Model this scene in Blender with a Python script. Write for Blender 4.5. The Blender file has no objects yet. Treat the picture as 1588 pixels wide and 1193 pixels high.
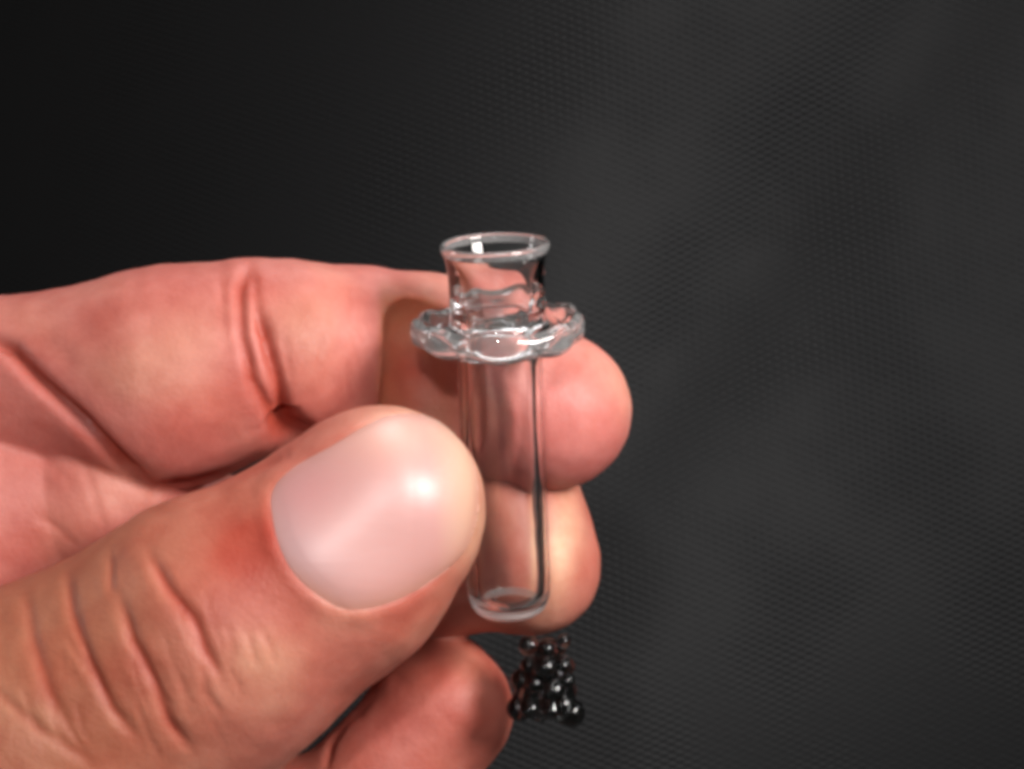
import bpy, math, random
import numpy as np
from mathutils import Vector

# ------------------------------------------------------------------ camera
D = 200.0            # camera distance from the plane y = 0, millimetres
F = 3200.0           # focal length in photograph pixels (1588 wide)
CX, CY = 794.0, 596.5
MM = 0.001
S = bpy.context.scene
random.seed(4)
rng = np.random.default_rng(7)

cd = bpy.data.cameras.new('camera')
cam = bpy.data.objects.new('camera', cd)
S.collection.objects.link(cam)
cam.location = (0, -D * MM, 0)
cam.rotation_euler = (math.radians(90), 0, 0)
cd.sensor_width = 36.0
cd.lens = 36.0 * F / 1588.0
cd.clip_start = 0.005
cd.clip_end = 20.0
cd.dof.use_dof = True
cd.dof.focus_distance = (D + 2) * MM
cd.dof.aperture_fstop = 90.0
S.camera = cam

# ------------------------------------------------------------------ world and lamps
w = bpy.data.worlds.new('World')
S.world = w
w.use_nodes = True
w.node_tree.nodes['Background'].inputs['Color'].default_value = (1.0, 0.95, 0.90, 1)
w.node_tree.nodes['Background'].inputs['Strength'].default_value = 0.10


def area(name, loc, target, size, power, col, spread=180, shape='DISK', size_y=None):
    l = bpy.data.lights.new(name, 'AREA')
    l.shape = shape
    l.size = size
    if size_y: l.size_y = size_y
    l.energy = power
    l.spread = math.radians(spread)
    l.color = col
    o = bpy.data.objects.new(name, l)
    S.collection.objects.link(o)
    o.location = loc
    o.rotation_euler = (Vector(target) - Vector(loc)).to_track_quat('-Z', 'Y').to_euler()
    return o


area('key_lamp', (0.160, -0.175, 0.090), (0.016, 0, 0.010), 0.10, 0.22, (1.0, 0.95, 0.91), 78)
area('ceiling_lamp', (0.05, -0.03, 0.30), (0, 0, 0), 0.22, 0.15, (1.0, 0.93, 0.88))
area('camera_flash', (-0.012, -0.215, 0.050), (0.004, 0, 0), 0.012, 0.19, (1.0, 0.97, 0.95))
area('added_rim_light', (0.05, 0.12, 0.40), (0, 0, 0), 0.24, 0.10, (0.97, 0.98, 1.0), 60)  # added unseen softbox above and behind, for glints on the glass rims
for nm_, x_, y_, pw_ in (('added_edge_strip', -0.24, 0.02, 0.030),):
    area(nm_, (x_, y_, 0.03), (0, 0, 0.0), 0.035, pw_, (1.0, 0.98, 0.97), 60, 'RECTANGLE', 0.26)  # added unseen strip that draws bright lines along the glass edges
area('added_cloth_light', (0.28, 0.00, 0.20), (0.045, 0.15, 0.030), 0.08, 0.045, (0.97, 0.97, 1.0), 75)  # added unseen light that makes the bright area on the cloth

S.view_settings.view_transform = 'Standard'
S.view_settings.look = 'None'
S.view_settings.exposure = 0.0
S.view_settings.gamma = 1.0
S.render.engine = 'CYCLES'
S.cycles.use_denoising = True
S.cycles.max_bounces = 16
S.cycles.transmission_bounces = 16
S.cycles.transparent_max_bounces = 16
S.cycles.filter_width = 4.6
S.cycles.caustics_refractive = True
S.cycles.caustics_reflective = True
S.cycles.sample_clamp_indirect = 6.0


# ------------------------------------------------------------------ helpers
def P(px, py, d):
    """a pixel of the photograph at depth d (mm behind y = 0) -> point in mm"""
    k = (D + d) / F
    return np.array([(px - CX) * k, d, (CY - py) * k], dtype=np.float64)


def R(rpx, d):
    return rpx * (D + d) / F


def tag(o, label=None, cat=None, group=None, kind=None):
    if label: o['label'] = label
    if cat: o['category'] = cat
    if group: o['group'] = group
    if kind: o['kind'] = kind
    return o


def mesh_obj(name, V, Fc, mat, parent=None, smooth=True):
    me = bpy.data.meshes.new(name)
    me.from_pydata(V, [], Fc)
    me.validate()
    me.update()
    if smooth:
        me.polygons.foreach_set('use_smooth', [True] * len(me.polygons))
    me.materials.append(mat)
    o = bpy.data.objects.new(name, me)
    S.collection.objects.link(o)
    if parent is not None:
        o.parent = parent
    return o


def new_mat(name):
    m = bpy.data.materials.new(name)
    m.use_nodes = True
    nt = m.node_tree
    b = nt.nodes['Principled BSDF']
    return m, nt, b


def N(nt, t, **kw):
    n = nt.nodes.new(t)
    for k, v in kw.items():
        setattr(n, k, v)
    return n


# ------------------------------------------------------------------ materials
def skin_material():
    m, nt, b = new_mat('skin')
    L = nt.links
    tc = N(nt, 'ShaderNodeTexCoord')
    at = N(nt, 'ShaderNodeAttribute', attribute_name='pigment_shade')
    n1 = N(nt, 'ShaderNodeTexNoise'); n1.inputs['Scale'].default_value = 190; n1.inputs['Detail'].default_value = 6; n1.inputs['Roughness'].default_value = 0.65
    n2 = N(nt, 'ShaderNodeTexNoise'); n2.inputs['Scale'].default_value = 900; n2.inputs['Detail'].default_value = 3
    v = N(nt, 'ShaderNodeTexVoronoi'); v.inputs['Scale'].default_value = 1500
    v.feature = 'DISTANCE_TO_EDGE'
    for n in (n1, n2, v):
        L.new(tc.outputs['Object'], n.inputs['Vector'])
    r1 = N(nt, 'ShaderNodeValToRGB')
    r1.color_ramp.elements[0].position = 0.34; r1.color_ramp.elements[0].color = (0.86, 0.66, 0.60, 1)
    r1.color_ramp.elements[1].position = 0.66; r1.color_ramp.elements[1].color = (1.08, 1.12, 1.08, 1)
    L.new(n1.outputs['Fac'], r1.inputs['Fac'])
    mx = N(nt, 'ShaderNodeMix', data_type='RGBA', blend_type='MULTIPLY')
    mx.inputs[0].default_value = 0.85
    L.new(at.outputs['Color'], mx.inputs[6]); L.new(r1.outputs['Color'], mx.inputs[7])
    L.new(mx.outputs[2], b.inputs['Base Color'])
    # pores and fine lines
    mt = N(nt, 'ShaderNodeMath', operation='MINIMUM'); mt.inputs[1].default_value = 0.12
    L.new(v.outputs['Distance'], mt.inputs[0])
    ad = N(nt, 'ShaderNodeMath', operation='MULTIPLY_ADD'); ad.inputs[1].default_value = 2.2
    L.new(mt.outputs[0], ad.inputs[0]); L.new(n2.outputs['Fac'], ad.inputs[2])
    bp = N(nt, 'ShaderNodeBump'); bp.inputs['Strength'].default_value = 0.30; bp.inputs['Distance'].default_value = 0.00022
    L.new(ad.outputs[0], bp.inputs['Height']); L.new(bp.outputs['Normal'], b.inputs['Normal'])
    b.inputs['Roughness'].default_value = 0.50
    b.inputs['Specular IOR Level'].default_value = 0.42
    b.inputs['Subsurface Weight'].default_value = 0.32
    b.inputs['Subsurface Radius'].default_value = (1.0, 0.32, 0.2)
    b.inputs['Subsurface Scale'].default_value = 0.0016
    return m


def nail_material():
    m, nt, b = new_mat('fingernail')
    L = nt.links
    at = N(nt, 'ShaderNodeAttribute', attribute_name='pigment_shade')
    tc = N(nt, 'ShaderNodeTexCoord')
    mp = N(nt, 'ShaderNodeMapping')
    mp.inputs['Rotation'].default_value = (0, math.radians(-29), 0)
    mp.inputs['Scale'].default_value = (60, 1500, 1500)
    n = N(nt, 'ShaderNodeTexNoise'); n.inputs['Scale'].default_value = 1.0; n.inputs['Detail'].default_value = 2
    L.new(tc.outputs['Object'], mp.inputs['Vector']); L.new(mp.outputs['Vector'], n.inputs['Vector'])
    bp = N(nt, 'ShaderNodeBump'); bp.inputs['Strength'].default_value = 0.14; bp.inputs['Distance'].default_value = 0.00012
    L.new(n.outputs['Fac'], bp.inputs['Height']); L.new(bp.outputs['Normal'], b.inputs['Normal'])
    L.new(at.outputs['Color'], b.inputs['Base Color'])
    b.inputs['Roughness'].default_value = 0.46
    b.inputs['Specular IOR Level'].default_value = 1.0
    b.inputs['Subsurface Weight'].default_value = 0.25
    b.inputs['Subsurface Radius'].default_value = (1.0, 0.5, 0.4)
    b.inputs['Subsurface Scale'].default_value = 0.001
    return m


def glass_material(name, col, rough=0.0):
    m, nt, b = new_mat(name)
    b.inputs['Base Color'].default_value = (*col, 1)
    b.inputs['Transmission Weight'].default_value = 1.0
    b.inputs['IOR'].default_value = 1.47
    b.inputs['Roughness'].default_value = rough
    L = nt.links
    tc = N(nt, 'ShaderNodeTexCoord')
    n = N(nt, 'ShaderNodeTexNoise'); n.inputs['Scale'].default_value = 260; n.inputs['Detail'].default_value = 1
    L.new(tc.outputs['Object'], n.inputs['Vector'])
    bp = N(nt, 'ShaderNodeBump'); bp.inputs['Strength'].default_value = 0.10; bp.inputs['Distance'].default_value = 0.0005
    L.new(n.outputs['Fac'], bp.inputs['Height']); L.new(bp.outputs['Normal'], b.inputs['Normal'])
    return m


def cloth_material():
    m, nt, b = new_mat('black_cloth')
    L = nt.links
    tc = N(nt, 'ShaderNodeTexCoord')
    mp = N(nt, 'ShaderNodeMapping'); mp.inputs['Rotation'].default_value = (0, math.radians(3), 0)
    L.new(tc.outputs['Object'], mp.inputs['Vector'])
    sp = N(nt, 'ShaderNodeSeparateXYZ'); L.new(mp.outputs['Vector'], sp.inputs[0])

    def sine(sock, period):
        a = N(nt, 'ShaderNodeMath', operation='MULTIPLY'); a.inputs[1].default_value = 2 * math.pi / period
        L.new(sock, a.inputs[0])
        s = N(nt, 'ShaderNodeMath', operation='SINE'); L.new(a.outputs[0], s.inputs[0])
        return s.outputs[0]
    sx, sz = sine(sp.outputs['X'], 0.0027), sine(sp.outputs['Z'], 0.00125)
    pr = N(nt, 'ShaderNodeMath', operation='MULTIPLY'); L.new(sx, pr.inputs[0]); L.new(sz, pr.inputs[1])
    nz = N(nt, 'ShaderNodeTexNoise'); nz.inputs['Scale'].default_value = 26; nz.inputs['Detail'].default_value = 3
    L.new(tc.outputs['Object'], nz.inputs['Vector'])
    rp = N(nt, 'ShaderNodeMapRange'); rp.inputs[1].default_value = 0.38; rp.inputs[2].default_value = 0.62
    rp.inputs[3].default_value = 0.15; rp.inputs[4].default_value = 1.0
    L.new(nz.outputs['Fac'], rp.inputs[0])
    md = N(nt, 'ShaderNodeMath', operation='MULTIPLY'); L.new(pr.outputs[0], md.inputs[0]); L.new(rp.outputs[0], md.inputs[1])
    fz = N(nt, 'ShaderNodeTexNoise'); fz.inputs['Scale'].default_value = 900; fz.inputs['Detail'].default_value = 2
    L.new(tc.outputs['Object'], fz.inputs['Vector'])
    ad = N(nt, 'ShaderNodeMath', operation='MULTIPLY_ADD'); ad.inputs[1].default_value = 0.5
    L.new(fz.outputs['Fac'], ad.inputs[0]); L.new(md.outputs[0], ad.inputs[2])
    bp = N(nt, 'ShaderNodeBump'); bp.inputs['Strength'].default_value = 0.9; bp.inputs['Distance'].default_value = 0.00016
    L.new(ad.outputs[0], bp.inputs['Height']); L.new(bp.outputs['Normal'], b.inputs['Normal'])
    cr = N(nt, 'ShaderNodeMapRange'); cr.inputs[1].default_value = -1; cr.inputs[2].default_value = 1
    cr.inputs[3].default_value = 0.0; cr.inputs[4].default_value = 1.0
    L.new(md.outputs[0], cr.inputs[0])
    mx = N(nt, 'ShaderNodeMix', data_type='RGBA')
    mx.inputs[6].default_value = (0.0112, 0.0118, 0.0130, 1); mx.inputs[7].default_value = (0.017, 0.0178, 0.0192, 1)
    L.new(cr.outputs[0], mx.inputs[0]); L.new(mx.outputs[2], b.inputs['Base Color'])
    b.inputs['Roughness'].default_value = 0.62
    b.inputs['Specular IOR Level'].default_value = 0.25
    return m


SKIN, NAIL, CLOTH = skin_material(), nail_material(), cloth_material()
GLASS = glass_material('clear_glass', (0.985, 0.99, 0.985))
SMOKE = glass_material('dark_clear_glass', (0.20, 0.215, 0.22), 0.10)

# ------------------------------------------------------------------ the backdrop
nx, nz = 150, 130
xs = np.linspace(-0.36, 0.22, nx); zs = np.linspace(-0.20, 0.20, nz)
X, Z = np.meshgrid(xs, zs, indexing='ij')
Y = 0.150 + 0.004 * np.sin(X * 23 + Z * 9) + 0.003 * np.sin(Z * 37 - X * 13 + 1.0)
Y += 0.17 * np.tanh(3.6 / 0.17 * np.maximum(0, 0.006 - X + 0.25 * Z) ** 1.75)          # the cloth falls away to the left
Y += 0.0035 * np.exp(-((X * 0.8 - Z * 0.6 - 0.02) / 0.012) ** 2)
V = np.stack([X, Y, Z], -1).reshape(-1, 3)
Fc = [(i * nz + j, (i + 1) * nz + j, (i + 1) * nz + j + 1, i * nz + j + 1) for i in range(nx - 1) for j in range(nz - 1)]
cloth = mesh_obj('backdrop', V.tolist(), Fc, CLOTH)
tag(cloth, 'black woven cloth hanging behind the hand', None, None, 'structure')

# ------------------------------------------------------------------ the glass tube: where it stands
tb = P(791, 955, 5.3)        # bottom end of the axis
tt = P(768, 392, -4.0)       # top end of the axis
tax = (tt - tb) / np.linalg.norm(tt - tb)
TL = float(np.linalg.norm(tt - tb))
tu = np.cross(tax, [0, 1, 0]); tu /= np.linalg.norm(tu)
tv = np.cross(tax, tu)


# ------------------------------------------------------------------ the hand: a smooth distance field meshed as one skin
def seg(p, a, b, ra, rb):
    """tapered capsule, p (n,3) mm"""
    a = a.astype(np.float32); b = b.astype(np.float32)
    ba = b - a
    h = np.clip(((p - a) @ ba) / float(ba @ ba), 0, 1)
    q = p - a - h[:, None] * ba
    return np.sqrt((q * q).sum(1)) - (ra + (rb - ra) * h)


def smin(a, b, k):
    h = np.maximum(k - np.abs(a - b), 0) / k
    return np.minimum(a, b) - h * h * h * k / 6.0


def smax(a, b, k):
    return -smin(-a, -b, k)


def chain(p, pts, k):
    d = None
    for (x0, y0, d0, r0), (x1, y1, d1, r1) in zip(pts[:-1], pts[1:]):
        s = seg(p, P(x0, y0, d0), P(x1, y1, d1), R(r0, d0), R(r1, d1))
        d = s if d is None else smin(d, s, k)
    return d


THUMB = [(590, 792, -8.5, 164), (520, 868, -8, 178), (335, 985, -7.5, 213), (60, 1190, -4, 272), (-420, 1430, 8, 400)]
INDEX1 = [(-330, 640, 16, 210), (-40, 600, 9, 130), (255, 588, 7, 168), (390, 552, 6.5, 152)]
INDEX2 = [(450, 543, 6.5, 142), (560, 545, 10.5, 130)]
INDEX3 = [(560, 548, 12, 131), (660, 562, 15, 133), (765, 600, 14, 138), (858, 637, 12.5, 121)]
MIDDLE = [(788, 795, 18.5, 118), (826, 880, 17.5, 103)]
MIDDLE2 = [(800, 850, 18.5, 115), (540, 900, 22, 128), (150, 860, 30, 160), (-350, 800, 32, 200)]
RING = [(672, 1066, 20, 92), (688, 1100, 18, 100), (520, 1310, 17, 128), (120, 1300, 26, 160), (-350, 1050, 34, 200)]
LITTLE = [(560, 1400, 20, 90), (420, 1500, 22, 108), (120, 1480, 30, 130), (-350, 1250, 36, 180)]
PALM = [(-420, 900, 20, 420), (-120, 820, 16, 290), (150, 775, 11, 165)]
ARM = [(-500, 1000, 24, 470), (-1500, 1500, 30, 470), (-2400, 1900, 34, 560)]


def tube_sdf(p):
    q = p - tb.astype(np.float32)
    t = q @ tax.astype(np.float32)
    rr = np.sqrt(np.maximum((q * q).sum(1) - t * t, 0))
    body = np.maximum(rr - 4.15, np.abs(t - TL / 2) - TL / 2 - 1.0)
    fl = np.maximum(rr - 8.2, np.abs(t - 28.4) - 1.8)
    return np.minimum(body, fl)


def hand_sdf(p):
    th = chain(p, THUMB, 4.0)
    ix = smin(chain(p, INDEX1, 4.0), chain(p, INDEX2, 3.0), 1.0)
    ix = smin(ix, chain(p, INDEX3, 3.0), 2.0)
    ix = smax(ix, -seg(p, P(664, 522, 4.2), P(668, 660, 4.2), R(74, 4.2), R(80, 4.2)), 0.6)
    md = smin(chain(p, MIDDLE, 3.0), chain(p, MIDDLE2, 3.0), 3.5)
    rg = chain(p, RING, 3.0)
    lt = chain(p, LITTLE, 3.0)
    pm = smin(chain(p, PALM, 6.0), chain(p, ARM, 8.0), 12.0)
    d = smin(ix, pm, 0.9)
    d = smin(d, th, 0.8)
    d = smin(d, md, 0.5)
    d = smin(d, rg, 0.5)
    d = smin(d, lt, 0.6)
    return smax(d, -(tube_sdf(p) - 0.05), 0.8)


def axis(lo, hi, step, ext_lo, ext_hi):
    """fine inside [lo, hi], growing steps outside"""
    a = list(np.arange(lo, hi, step))
    s, x = step, a[0]
    left = []
    while x > ext_lo:
        s = min(s * 1.12, 3.5); x -= s; left.append(x)
    s, x = step, a[-1]
    right = []
    while x < ext_hi:
        s = min(s * 1.12, 3.5); x += s; right.append(x)
    return np.array(left[::-1] + a + right, dtype=np.float32)


def surface_nets():
    st = 0.33
    ax = axis(-52, 13, st, -215, 20)
    ay = axis(-24, 26, st, -34, 84)
    az = axis(-40, 14, st, -140, 24)
    B = 8
    pad = lambda a: np.concatenate([a, a[-1] + (a[-1] - a[-2]) * np.arange(1, (-len(a)) % B + 1, dtype=np.float32)])
    ax, ay, az = pad(ax), pad(ay), pad(az)
    n = (len(ax), len(ay), len(az))
    nb = tuple(k // B for k in n)
    cen = lambda a: 0.5 * (a.reshape(-1, B)[:, 0] + a.reshape(-1, B)[:, -1])
    hal = lambda a: 0.5 * (a.reshape(-1, B)[:, -1] - a.reshape(-1, B)[:, 0])
    C = np.stack(np.meshgrid(cen(ax), cen(ay), cen(az), indexing='ij'), -1).reshape(-1, 3).astype(np.float32)
    H = np.stack(np.meshgrid(hal(ax), hal(ay), hal(az), indexing='ij'), -1).reshape(-1, 3)
    dc = hand_sdf(C)
    rad = np.sqrt((H * H).sum(1)) * 1.5 + 1.2
    act = (np.abs(dc) < rad).reshape(nb)
    field = np.repeat(np.repeat(np.repeat(np.sign(dc).reshape(nb).astype(np.float32), B, 0), B, 1), B, 2)
    ids = np.argwhere(act)
    o = np.arange(B)
    oi, oj, ok = np.meshgrid(o, o, o, indexing='ij')
    for c0 in range(0, len(ids), 2500):
        blk = ids[c0:c0 + 2500] * B
        I = (blk[:, 0, None] + oi.ravel()).ravel(); J = (blk[:, 1, None] + oj.ravel()).ravel(); K = (blk[:, 2, None] + ok.ravel()).ravel()
        field[I, J, K] = hand_sdf(np.stack([ax[I], ay[J], az[K]], 1))
    ins = field < 0
    # cells that hold the surface
    cnt = np.zeros((n[0] - 1, n[1] - 1, n[2] - 1), np.uint8)
    for i in (0, 1):
        for j in (0, 1):
            for k in (0, 1):
                cnt += ins[i:n[0] - 1 + i, j:n[1] - 1 + j, k:n[2] - 1 + k]
    cell = np.argwhere((cnt > 0) & (cnt < 8))
    idx = np.full(cnt.shape, -1, np.int32)
    idx[cell[:, 0], cell[:, 1], cell[:, 2]] = np.arange(len(cell))
    acc = np.zeros((len(cell), 3)); num = np.zeros(len(cell))
    A = (ax, ay, az)
    cor = [(i, j, k) for i in (0, 1) for j in (0, 1) for k in (0, 1)]
    for c in cor:
        for e in range(3):
            if c[e]: continue
            c2 = list(c); c2[e] = 1
            g1 = cell + np.array(c); g2 = cell + np.array(c2)
            f1 = field[g1[:, 0], g1[:, 1], g1[:, 2]]; f2 = field[g2[:, 0], g2[:, 1], g2[:, 2]]
            m = (f1 < 0) != (f2 < 0)
            t = np.where(m, f1 / np.where(m, f1 - f2, 1), 0)
            p1 = np.stack([A[q][g1[:, q]] for q in range(3)], 1); p2 = np.stack([A[q][g2[:, q]] for q in range(3)], 1)
            acc += np.where(m[:, None], p1 + (p2 - p1) * t[:, None], 0); num += m
    V = acc / num[:, None]
    quads = []
    for e in range(3):
        a, b = [(1, 2), (2, 0), (0, 1)][e]
        s1 = [slice(None)] * 3; s2 = [slice(None)] * 3
        s1[e] = slice(0, -1); s2[e] = slice(1, None)
        ch = ins[tuple(s1)] != ins[tuple(s2)]
        g = np.argwhere(ch)
        ok_ = (g[:, a] > 0) & (g[:, b] > 0) & (g[:, a] < n[a] - 1) & (g[:, b] < n[b] - 1)
        g = g[ok_]
        fl = ins[g[:, 0], g[:, 1], g[:, 2]]
        q = []
        for da, db in ((-1, -1), (0, -1), (0, 0), (-1, 0)):
            h = g.copy(); h[:, a] += da; h[:, b] += db
            q.append(idx[h[:, 0], h[:, 1], h[:, 2]])
        q = np.stack(q, 1)
        q[~fl] = q[~fl][:, ::-1]
        quads.append(q)
    Q = np.concatenate(quads)
    Q = Q[(Q >= 0).all(1)]
    return V, Q


def gradient(p, e=0.15):
    p = p.astype(np.float32)
    g = np.stack([hand_sdf(p + np.eye(3, dtype=np.float32)[i] * e) - hand_sdf(p - np.eye(3, dtype=np.float32)[i] * e) for i in range(3)], 1)
    return g / np.maximum(np.linalg.norm(g, axis=1, keepdims=True), 1e-6)


def pix(p):
    k = F / (D + p[:, 1])
    return CX + p[:, 0] * k, CY - p[:, 2] * k


def pdist(x, y, poly):
    """distance in photo pixels to a polyline, and the fraction along it"""
    best = np.full(len(x), 1e9); fr = np.zeros(len(x))
    pts = np.array(poly, float)
    seglen = np.linalg.norm(pts[1:] - pts[:-1], axis=1); tot = seglen.sum(); s = 0
    for i in range(len(pts) - 1):
        a, b = pts[i], pts[i + 1]
        ba = b - a
        t = np.clip(((x - a[0]) * ba[0] + (y - a[1]) * ba[1]) / (ba @ ba), 0, 1)
        d = np.hypot(x - a[0] - t * ba[0], y - a[1] - t * ba[1])
        m = d < best
        best = np.where(m, d, best); fr = np.where(m, (s + t * seglen[i]) / tot, fr)
        s += seglen[i]
    return best, fr


def inside(x, y, poly):
    r = np.zeros(len(x), bool)
    for i in range(len(poly)):
        x1, y1 = poly[i]; x2, y2 = poly[(i + 1) % len(poly)]
        if y1 == y2: continue
        c = ((y1 > y) != (y2 > y)) & (x < (x2 - x1) * (y - y1) / (y2 - y1) + x1)
        r ^= c
    return r


def bezier_closed(poly, n=8):
    pts = np.array(poly, float); m = len(pts); out = []
    for i in range(m):
        p0, p1, p2, p3 = pts[i - 1], pts[i], pts[(i + 1) % m], pts[(i + 2) % m]
        for t in np.linspace(0, 1, n, endpoint=False):
            out.append(tuple(0.5 * ((2 * p1) + (-p0 + p2) * t + (2 * p0 - 5 * p1 + 4 * p2 - p3) * t * t + (-p0 + 3 * p1 - 3 * p2 + p3) * t ** 3)))
    return out


NAIL_OUT = bezier_closed([(420, 768), (428, 835), (465, 900), (530, 945), (600, 938), (664, 905), (716, 856), (737, 800),
                          (737, 745), (718, 695), (682, 655), (635, 640), (585, 650), (515, 690), (450, 728)])

# (who, polyline, half width px, depth mm)
CREASES = [
    ('thumb', [(232, 860), (262, 915), (300, 960), (318, 1010), (345, 1055)], 13, 0.85),
    ('thumb', [(185, 925), (205, 990), (240, 1060), (262, 1120), (300, 1170)], 13, 0.75),
    ('thumb', [(103, 880), (112, 950), (140, 1030), (175, 1100), (215, 1150)], 13, 0.65),
    ('thumb', [(40, 915), (50, 990), (75, 1070), (105, 1130)], 14, 0.45),
    ('thumb', [(312, 1025), (320, 1075), (345, 1110)], 9, 0.40),
    ('thumb', [(172, 860), (172, 920)], 8, 0.35),
    ('thumb', [(-20, 1060), (60, 1130), (150, 1190)], 12, 0.35),
    ('thumb', [(385, 980), (392, 1010), (398, 1035)], 6, 0.28),
    ('thumb', [(405, 975), (420, 1005), (426, 1030)], 6, 0.22),
    ('thumb', [(350, 965), (360, 1000), (362, 1030)], 7, 0.20),
    ('index', [(388, 405), (372, 450), (374, 520), (392, 590), (418, 640), (428, 690)], 11, 0.80),
    ('index', [(400, 480), (416, 545), (432, 600), (446, 680)], 12, 1.10),
    ('index', [(394, 420), (398, 480), (408, 530)], 8, 0.35),
    ('index', [(350, 420), (346, 480), (356, 560)], 12, 0.18),
    ('any', [(-30, 520), (20, 545), (60, 590), (130, 655), (195, 722), (240, 757)], 12, 1.7),
    ('any', [(240, 757), (300, 752), (365, 733), (440, 703)], 11, 1.2),
    ('index', [(432, 640), (448, 670), (475, 695)], 26, 2.4),
    ('palm', [(50, 795), (90, 820), (120, 850)], 7, 0.15),
    ('palm', [(20, 640), (60, 700), (120, 760)], 10, 0.12),
    ('palm', [(130, 720), (150, 780), (165, 830)], 8, 0.12),
    ('ring', [(505, 1200), (515, 1150), (535, 1120), (575, 1085)], 7, 0.40),
    ('index', [(930, 560), (955, 610), (950, 670)], 9, 0.10),
]


for q_ in range(26):                                  # the fine wrinkles over the thumb joint and by the finger creases
    u_ = rng.uniform(0, 1); v_ = rng.uniform(-0.2, 0.6)
    x_, y_ = 30 + 330 * u_, 1010 - 60 * u_ + 190 * v_
    l_ = rng.uniform(40, 110); a_ = math.radians(rng.uniform(55, 76))
    CREASES.append(('thumb', [(x_, y_), (x_ + l_ * 0.5 * math.cos(a_) - 3, y_ + l_ * 0.5 * math.sin(a_)), (x_ + l_ * math.cos(a_), y_ + l_ * math.sin(a_))], 5.0, rng.uniform(0.10, 0.24)))
for q_ in range(12):
    x_ = rng.uniform(330, 560); y_ = rng.uniform(430, 580); l_ = rng.uniform(40, 90); a_ = math.radians(rng.uniform(72, 100))
    CREASES.append(('index', [(x_, y_), (x_ + l_ * math.cos(a_), y_ + l_ * math.sin(a_))], 5.0, rng.uniform(0.06, 0.14)))


def who_masks(p):
    th = chain(p, THUMB, 4.0); ix = smin(chain(p, INDEX1, 4.0), smin(chain(p, INDEX2, 3), chain(p, INDEX3, 3), 2), 2)
    md = np.minimum(chain(p, MIDDLE, 3.0), chain(p, MIDDLE2, 3.0)); rg = chain(p, RING, 3.0); pm = chain(p, PALM, 6.0)
    a = np.stack([th, ix, md, rg, pm], 0)
    w_ = np.argmin(a, 0)
    return {k: w_ == i for i, k in enumerate(('thumb', 'index', 'middle', 'ring', 'palm'))}


def wob(p, s, seed):
    """cheap smooth 3D noise made of sines"""
    r = np.random.default_rng(seed); o = np.zeros(len(p))
    for _ in range(9):
        v = r.normal(size=3); v *= r.uniform(0.7, 1.6) / np.linalg.norm(v) / s
        o += np.sin(p @ v * 2 * math.pi + r.uniform(0, 6.3))
    return o / 4.5


def g2(x, y, cx, cy, sx, sy, rot=0.0):
    c, s = math.cos(rot), math.sin(rot)
    u = (x - cx) * c + (y - cy) * s; v = -(x - cx) * s + (y - cy) * c
    return np.exp(-(u / sx) ** 2 - (v / sy) ** 2)


Vh, Qh = surface_nets()
nrm = gradient(Vh)
for _ in range(2):                                   # settle the vertices on the surface
    Vh = Vh - nrm * np.clip(hand_sdf(Vh.astype(np.float32)), -0.5, 0.5)[:, None]
nrm = gradient(Vh)
who = who_masks(Vh.astype(np.float32))
px, py = pix(Vh)
front = np.clip((-nrm[:, 1] - 0.02) / 0.45, 0, 1)     # the sides of the hand this face of the photograph describes
disp = 0.10 * wob(Vh, 14, 1) + 0.035 * wob(Vh, 4.0, 2)
red = np.zeros(len(Vh))
for nm, poly, wd, dep in CREASES:
    wd = wd * (0.72 if nm == 'thumb' else 0.9)
    d, fr = pdist(px, py, poly)
    m = front * (who[nm] if nm != 'any' else 1.0)
    tp = np.clip(np.sin(np.clip(fr, 0.02, 0.98) * math.pi) * 2.0, 0, 1) ** 0.7
    disp -= (0.55 * dep if nm == 'thumb' else 0.75 * dep) * tp * m * (np.exp(-(d / wd) ** 2) - 0.08 * np.exp(-((d - 2.6 * wd) / (1.5 * wd)) ** 2))
    red += 0.85 * min(dep, 1.1) * tp * m * np.exp(-(d / (wd * 0.9)) ** 2)
# nail bed: sunk under the plate, with a fold of skin round three sides
dn, _ = pdist(px, py, NAIL_OUT + NAIL_OUT[:1])
inn = inside(px, py, NAIL_OUT)
sd = np.where(inn, -dn, dn)
mt = who['thumb'] * front
fold = np.clip((735 - px) / 60, 0, 1)                 # the free edge has no fold
disp -= mt * 0.38 * np.clip((4 - sd) / 12, 0, 1)
disp += mt * fold * 0.10 * np.exp(-((sd - 13) / 11) ** 2)
# flattened finger pads and knuckle fullness
disp += 0.5 * who['index'] * front * g2(px, py, 300, 640, 90, 90) - 0.5 * who['index'] * front * g2(px, py, 560, 620, 70, 60)
disp += 0.35 * who['thumb'] * front * g2(px, py, 400, 1010, 60, 50)
Vh = Vh + nrm * disp[:, None]

# pigment, linear colour, plus shade painted into the index hollow
base = np.array([0.455, 0.148, 0.112])
redc = np.array([0.38, 0.058, 0.034])
pale = np.array([0.64, 0.40, 0.27])
rose = np.array([0.52, 0.165, 0.150])
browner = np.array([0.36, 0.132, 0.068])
redm = red * 0.9 + 0.85 * who['thumb'] * g2(px, py, 400, 850, 100, 120, 0.5) + 0.45 * who['index'] * g2(px, py, 330, 620, 65, 65) \
    + 0.35 * who['thumb'] * g2(px, py, 640, 960, 150, 40, -0.6) + 0.35 * who['index'] * g2(px, py, 640, 590, 60, 50) \
    + 0.22 * who['ring'] + 0.3 * who['ring'] * g2(px, py, 730, 1085, 70, 80) + 0.35 * who['index'] * g2(px, py, 640, 560, 60, 130) + 0.25 * who['index'] * g2(px, py, 300, 440, 200, 35) \
    + 0.3 * who['palm'] * g2(px, py, 50, 830, 90, 60) + 0.25 * np.clip(wob(Vh, 9, 5), 0, 1)  # the index reds beside the collar also paint in the hollow's shade
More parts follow.
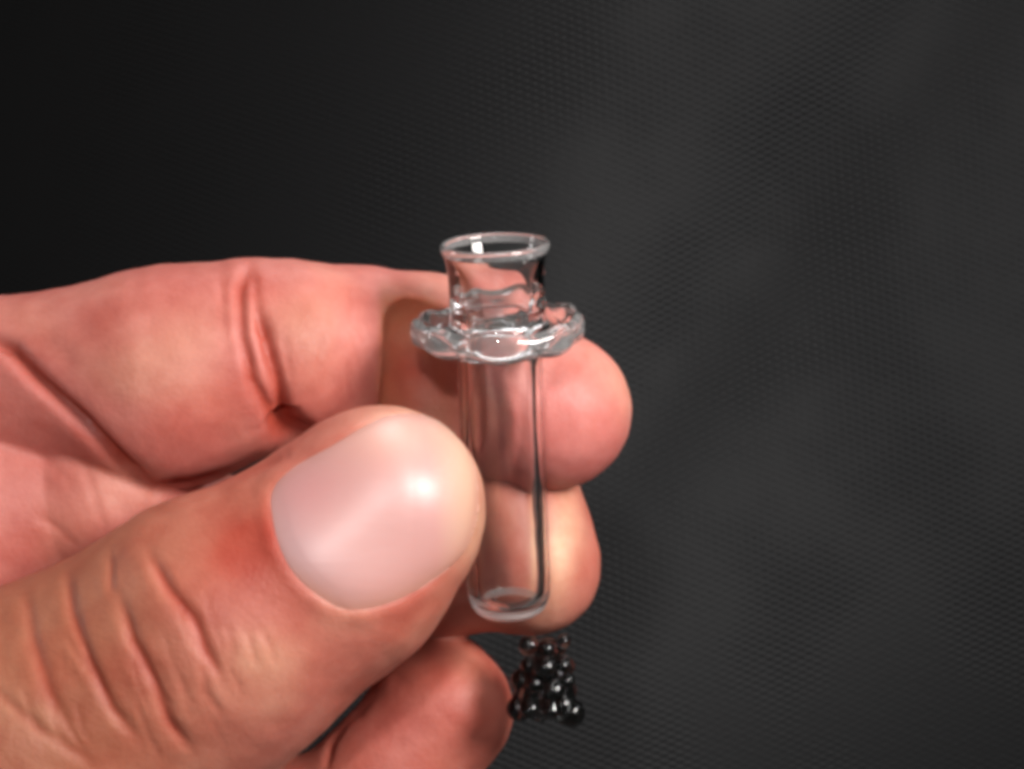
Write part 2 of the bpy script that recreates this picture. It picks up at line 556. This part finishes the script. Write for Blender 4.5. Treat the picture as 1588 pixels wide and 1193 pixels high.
palem = 0.75 * who['middle'] * g2(px, py, 868, 850, 26, 100, 0.1) + 0.5 * who['thumb'] * g2(px, py, 400, 1010, 55, 35) \
    + 0.6 * who['thumb'] * g2(px, py, 742, 800, 30, 130) + 0.25 * who['index'] * g2(px, py, 240, 560, 80, 70) + 0.3 * who['index'] * g2(px, py, 975, 600, 25, 60) \
    + 0.35 * who['thumb'] * g2(px, py, 640, 640, 90, 30) + 0.2 * np.clip(wob(Vh, 12, 8), 0, 1)
rosem = 0.8 * who['index'] * g2(px, py, 860, 640, 150, 130) + 0.55 * who['palm'] + 0.6 * who['index'] + 0.5 * who['ring'] * g2(px, py, 620, 1120, 100, 80)
brownm = 0.75 * who['thumb'] * np.clip((440 - px) / 300, 0, 1) + 0.35 * who['index'] * g2(px, py, 480, 520, 60, 110) + 0.9 * who['index'] * np.clip((px - 583) / 12, 0, 1) * np.clip((730 - px) / 60, 0, 1) * np.clip((py - 425) / 40, 0, 1)  # last term paints shade into the index hollow as brown
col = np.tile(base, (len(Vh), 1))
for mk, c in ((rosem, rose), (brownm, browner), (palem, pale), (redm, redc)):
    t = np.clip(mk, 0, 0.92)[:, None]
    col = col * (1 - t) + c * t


def attach_colour(o, c):
    at = o.data.color_attributes.new('pigment_shade', 'FLOAT_COLOR', 'POINT')
    a = np.ones((len(o.data.vertices), 4), np.float32); a[:, :3] = c
    at.data.foreach_set('color', a.ravel())


person = bpy.data.objects.new('person', None)
S.collection.objects.link(person)
person.location = tuple(P(-300, 900, 20) * MM)
person.empty_display_size = 0.02
tag(person, 'bare left hand reaching in from the left, thumb and curled fingers pinching the glass tube', 'person')
org = P(-300, 900, 20)


def mesh_np(name, V, Q, mat, parent):
    me = bpy.data.meshes.new(name)
    me.vertices.add(len(V)); me.vertices.foreach_set('co', np.asarray(V, np.float32).ravel())
    me.loops.add(Q.size); me.loops.foreach_set('vertex_index', Q.astype(np.int32).ravel())
    me.polygons.add(len(Q)); me.polygons.foreach_set('loop_start', np.arange(0, Q.size, 4, dtype=np.int32))
    me.update(calc_edges=True)
    me.polygons.foreach_set('use_smooth', np.ones(len(Q), bool))
    me.validate(); me.update()
    me.materials.append(mat)
    o = bpy.data.objects.new(name, me); S.collection.objects.link(o); o.parent = parent
    return o


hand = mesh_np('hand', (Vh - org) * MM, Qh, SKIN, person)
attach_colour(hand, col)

# the thumbnail: a curved plate with thickness, seated in its fold
lo = np.array([404, 624]); hi = np.array([752, 960])
gs = 2.5
gx = np.arange(lo[0], hi[0], gs); gy = np.arange(lo[1], hi[1], gs)
GX, GY = np.meshgrid(gx, gy, indexing='ij')
fx, fy = GX.ravel().copy(), GY.ravel().copy()
dn, _ = pdist(fx, fy, NAIL_OUT + NAIL_OUT[:1])
ins_ = inside(fx, fy, NAIL_OUT)
# pull the first ring outside onto the outline so that the edge is clean
poly = np.array(NAIL_OUT)
for i in np.where(~ins_ & (dn < gs * 1.45))[0]:
    a = poly; b = np.roll(poly, -1, 0); ba = b - a
    t = np.clip((((fx[i], fy[i]) - a) * ba).sum(1) / (ba * ba).sum(1), 0, 1)
    q = a + ba * t[:, None]; j = np.argmin(np.hypot(*(q - (fx[i], fy[i])).T))
    fx[i], fy[i] = q[j]
ring_ = ~ins_ & (dn < gs * 1.45)
use = ins_ | ring_
dirs = np.stack([(fx - CX) / F, np.ones(len(fx)), (CY - fy) / F], 1)
thumb_plain = lambda p: chain(p, THUMB, 4.0)
o0 = np.array([0, -D, 0.0])
t = np.full(len(fx), D - 24.0)
for _ in range(60):
    pp = (o0 + dirs * t[:, None]).astype(np.float32)
    t = t + np.clip(thumb_plain(pp), -1, 2) * 0.9
    t = np.minimum(t, D - 8.5 + 1)
# a nail is one fair curve: fit it with a low-order surface
bx, by = (fx - 580) / 170, (fy - 790) / 170
A_ = np.stack([bx ** i * by ** j for i in range(5) for j in range(5 - i)], 1)
cf = np.linalg.lstsq(A_[use], t[use], rcond=None)[0]
bl = np.clip(dn / 30.0, 0, 1)
t = t * (1 - bl) + (A_ @ cf) * bl
pp = o0 + dirs * t[:, None]
e = 0.2
gn = np.stack([thumb_plain((pp + np.eye(3)[i] * e).astype(np.float32)) - thumb_plain((pp - np.eye(3)[i] * e).astype(np.float32)) for i in range(3)], 1)
gn /= np.linalg.norm(gn, axis=1, keepdims=True)
edge = np.where(ins_, dn, 0.0)
lift = -0.12 + 0.24 * np.clip((fx - 640) / 60, 0, 1) + 0.28 * (1 - np.exp(-edge / 16.0)) + 0.03 * np.sin((fx * 0.48 + fy * 0.88) / 19)
lift += np.clip((fx - 690) / 50, 0, 1) * 0.12
top = pp + gn * lift[:, None]
bot = pp + gn * (lift - 0.45)[:, None]
mp_ = -np.ones(len(fx), int); k_ = np.where(use)[0]; mp_[k_] = np.arange(len(k_))
ny = len(gy); faces = []
for i in range(len(gx) - 1):
    for j in range(ny - 1):
        q = [i * ny + j, i * ny + j + 1, (i + 1) * ny + j + 1, (i + 1) * ny + j]
        q = [mp_[z] for z in q if mp_[z] >= 0]
        if len(q) >= 3: faces.append(q)
nv = len(k_)
from collections import Counter
ed = Counter(); orient = {}
for f in faces:
    for a_, b_ in zip(f, f[1:] + f[:1]):
        ed[(min(a_, b_), max(a_, b_))] += 1; orient[(min(a_, b_), max(a_, b_))] = (a_, b_)
allf = list(faces) + [[z + nv for z in f[::-1]] for f in faces]
for kk, c in ed.items():
    if c == 1:
        a_, b_ = orient[kk]; allf.append([b_, a_, a_ + nv, b_ + nv])
NV = np.concatenate([top[k_], bot[k_]])
nail = mesh_obj('fingernail', ((NV - org) * MM).tolist(), [list(map(int, f)) for f in allf], NAIL, hand)
# pigment of the plate: pink bed, pale half moon, yellowish free edge
x_, y_ = fx[k_], fy[k_]
nc = np.tile(np.array([0.52, 0.26, 0.24]), (nv, 1))
for mk, c in ((0.7 * g2(x_, y_, 450, 860, 60, 110, -0.5), (0.52, 0.33, 0.34)),
              (0.55 * g2(x_, y_, 470, 760, 60, 50), (0.52, 0.22, 0.22)),
              (0.85 * np.clip((x_ * 0.97 - y_ * 0.10 - 570) / 60, 0, 1), (0.62, 0.44, 0.29)),
              (0.45 * g2(x_, y_, 620, 670, 90, 45), (0.58, 0.32, 0.22))):
    t = np.clip(mk, 0, 1)[:, None]; nc = nc * (1 - t) + np.array(c) * t
em_ = np.clip(0.30 * np.exp(-dn[k_] * ins_[k_] / 14.0) + np.exp(-dn[k_] * ins_[k_] / 20.0) * np.clip(((y_ - 790) + 0.6 * (x_ - 560)) / 90, 0, 1), 0, 1)[:, None] * 0.85
nc = nc * (1 - em_) + np.array([0.52, 0.23, 0.17]) * em_
attach_colour(nail, np.concatenate([nc, nc]))
nail['label'] = 'broad pale thumbnail with a yellowish free edge'


# ------------------------------------------------------------------ the glass tube
def smooth_profile(pts, n=5):
    pts = np.array(pts, float); out = []
    P_ = np.vstack([2 * pts[0] - pts[1], pts, 2 * pts[-1] - pts[-2]])
    for i in range(1, len(P_) - 2):
        p0, p1, p2, p3 = P_[i - 1], P_[i], P_[i + 1], P_[i + 2]
        # centripetal-ish tangents keep it from overshooting
        l01, l12, l23 = (max(np.linalg.norm(b_ - a_), 1e-6) ** 0.5 for a_, b_ in ((p0, p1), (p1, p2), (p2, p3)))
        m1 = (p2 - p1) / l12 * l12 if i == 1 else l12 * ((p1 - p0) / l01 - (p2 - p0) / (l01 + l12) + (p2 - p1) / l12)
        m2 = (p2 - p1) if i == len(P_) - 3 else l12 * ((p2 - p1) / l12 - (p3 - p1) / (l12 + l23) + (p3 - p2) / l23)
        for t in np.linspace(0, 1, n, endpoint=False):
            out.append((2 * t ** 3 - 3 * t * t + 1) * p1 + (t ** 3 - 2 * t * t + t) * m1 + (-2 * t ** 3 + 3 * t * t) * p2 + (t ** 3 - t * t) * m2)
    out.append(pts[-1])
    return np.array(out)


def lathe(name, prof, mat, parent, frame, NS=96, wob_=None):
    """prof: (r, h) in mm, revolved about the axis of frame = (origin, axis, u, v)"""
    o, a, u, v = frame
    V, Fc = [], []
    prof = [tuple(q) for q in prof]
    for i, (r, h) in enumerate(prof):
        r = max(r, 0.002)
        for s in range(NS):
            th = 2 * math.pi * s / NS
            rr, hh = (r, h) if wob_ is None else wob_(r, h, th)
            p = o + a * hh + u * rr * math.cos(th) + v * rr * math.sin(th)
            V.append(tuple(p))
    for i in range(len(prof) - 1):
        for s in range(NS):
            s2 = (s + 1) % NS
            Fc.append((i * NS + s, (i + 1) * NS + s, (i + 1) * NS + s2, i * NS + s2))
    return V, Fc


tube_root = bpy.data.objects.new('glass_tube', None)
S.collection.objects.link(tube_root)
tube_root.location = tuple(tb * MM); tube_root.empty_display_size = 0.01
tag(tube_root, 'small clear glass tube with flared mouth and round collar pinched between thumb and finger', 'glass tube')
fr_t = (np.zeros(3), tax, tu, tv)
hs = (TL + 1.2) / 36.6           # stretch of the profile to the measured length


def flange_wob(r, h, th):
    k = np.clip((r - 4.6) / 3.2, 0, 1)
    lump = 0.5 + 0.5 * math.sin(9 * th + 1.3 * math.sin(2 * th))
    return r + k * (0.14 * math.sin(3 * th + 0.7) + 0.22 * lump), h + k * (0.22 * math.sin(2 * th + 1.1) + 0.34 * (lump - 0.5) * (1 if h > 28 * hs else -1))


base_out = [(2.9, 0.42), (3.45, 0.85), (3.85, 1.5)]
bottom = [(0.0, 0.0), (1.4, 0.03), (2.3, 0.18), (2.9, 0.42)]
outer_tube = [(3.85, 1.5), (4.03, 2.1), (4.10, 3.0), (4.10, 9), (4.10, 18), (4.12, 25.2)]
flange_low = [(4.12, 25.2), (4.3, 26.1), (5.2, 26.6), (6.6, 26.8), (7.4, 26.9)]
flange_edge = [(7.4, 26.9), (7.95, 27.4), (8.15, 28.2), (7.95, 29.1), (7.35, 29.5)]
flange_top = [(7.35, 29.5), (6.8, 29.1), (6.1, 28.5), (5.4, 28.45), (4.8, 28.9), (4.7, 29.7)]
neck_out = [(4.7, 29.7), (4.6, 30.8), (4.58, 32.0), (4.62, 33.4), (4.76, 34.6), (4.98, 35.4)]
rim = [(4.98, 35.4), (5.2, 35.85), (5.2, 36.2), (5.0, 36.4), (4.75, 36.2), (4.6, 35.6)]
neck_in = [(4.6, 35.6), (4.15, 34.4), (3.75, 33.0), (3.5, 31.5), (3.2, 29.7)]
collar_in = [(3.2, 29.7), (3.1, 28.2), (3.05, 26.5), (3.05, 25.2)]
inner_tube = [(3.05, 25.2), (3.05, 18), (3.05, 9), (3.05, 3.6), (2.9, 2.4), (2.45, 1.7), (1.3, 1.4), (0.0, 1.35)]


def glass_part(name, profs, wob_=None, mat=None):
    V, Fc = [], []
    for pr in profs:
        pr = [(r, h * hs) for r, h in smooth_profile(pr, 6)]
        v_, f_ = lathe(name, pr, GLASS, None, fr_t, 96, wob_)
        k = len(V)
        V += [tuple(np.array(q) * MM) for q in v_]
        Fc += [tuple(z + k for z in f[::-1]) for f in f_]
    return mesh_obj(name, V, Fc, mat or GLASS, tube_root)


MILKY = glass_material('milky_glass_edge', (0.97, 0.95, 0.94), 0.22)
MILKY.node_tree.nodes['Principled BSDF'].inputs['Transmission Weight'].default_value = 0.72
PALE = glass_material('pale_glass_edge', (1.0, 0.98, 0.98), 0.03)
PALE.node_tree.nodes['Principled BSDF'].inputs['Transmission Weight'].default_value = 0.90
glass_part('tube', [outer_tube, inner_tube, bottom])
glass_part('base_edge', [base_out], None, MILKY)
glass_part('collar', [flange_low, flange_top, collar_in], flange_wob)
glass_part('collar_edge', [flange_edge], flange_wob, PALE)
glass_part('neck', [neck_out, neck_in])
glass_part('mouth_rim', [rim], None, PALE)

# ------------------------------------------------------------------ the dark beaded charm under the fingers
charm = bpy.data.objects.new('glass_charm', None)
S.collection.objects.link(charm)
cb = P(844, 1118, 6.5)
charm.location = tuple(cb * MM); charm.empty_display_size = 0.005
tag(charm, 'tiny dark glass charm with beads above a flared skirt, held below the fingertips', 'charm')
cax = P(850, 985, 8.0) - cb; cax /= np.linalg.norm(cax)
cu = np.cross(cax, [0, 1, 0]); cu /= np.linalg.norm(cu); cv = np.cross(cax, cu)


def skirt_wob(r, h, th):
    k = np.clip((4.6 - h) / 4.0, 0, 1)
    return r * (1 + 0.11 * k * math.cos(7 * th)), h + 0.25 * k * math.cos(7 * th + 0.5)


def charm_part(name, prof, wob_=None, off=(0, 0, 0), NS=48, sm=6):
    prof = smooth_profile(prof, sm)
    v_, f_ = lathe(name, prof, SMOKE, None, (np.zeros(3), cax, cu, cv), NS, wob_)
    o3 = cu * off[0] + cv * off[1] + cax * off[2]
    V = [tuple((np.array(q) + o3) * MM) for q in v_]
    return mesh_obj(name, V, [f[::-1] for f in f_], SMOKE, charm)


charm_part('skirt', [(0, 0.9), (1.8, 0.6), (2.9, 0.1), (3.3, 0.4), (3.3, 1.4), (2.9, 3.0), (2.6, 4.6), (1.7, 5.8), (0, 6.1)], skirt_wob)
ball = lambda r: [(0, -r), (r * .5, -r * .87), (r * .87, -r * .5), (r, 0), (r * .87, r * .5), (r * .5, r * .87), (0, r)]
for ring_r, ring_h, nb_, br, ph in ((2.7, 1.2, 7, 1.3, 0.3), (2.35, 3.4, 7, 1.25, 0.0), (2.1, 5.8, 6, 1.1, 0.5), (1.9, 7.6, 5, 0.85, 0.2)):
    for k in range(nb_):
        a = 2 * math.pi * (k + ph) / nb_
        r = br * (1 + 0.22 * math.sin(k * 2.4 + ring_h))
        a += random.uniform(-0.22, 0.22); r *= random.uniform(0.75, 1.1)
        charm_part('bead', ball(r), None, (ring_r * math.cos(a), ring_r * math.sin(a), ring_h + random.uniform(-0.7, 0.7)), 18, 3)
charm_part('stem', [(0, 4.9), (1.2, 5.0), (1.35, 6.5), (0.9, 8.0), (0, 8.3)], None, (0, 0, 0), 24, 4)
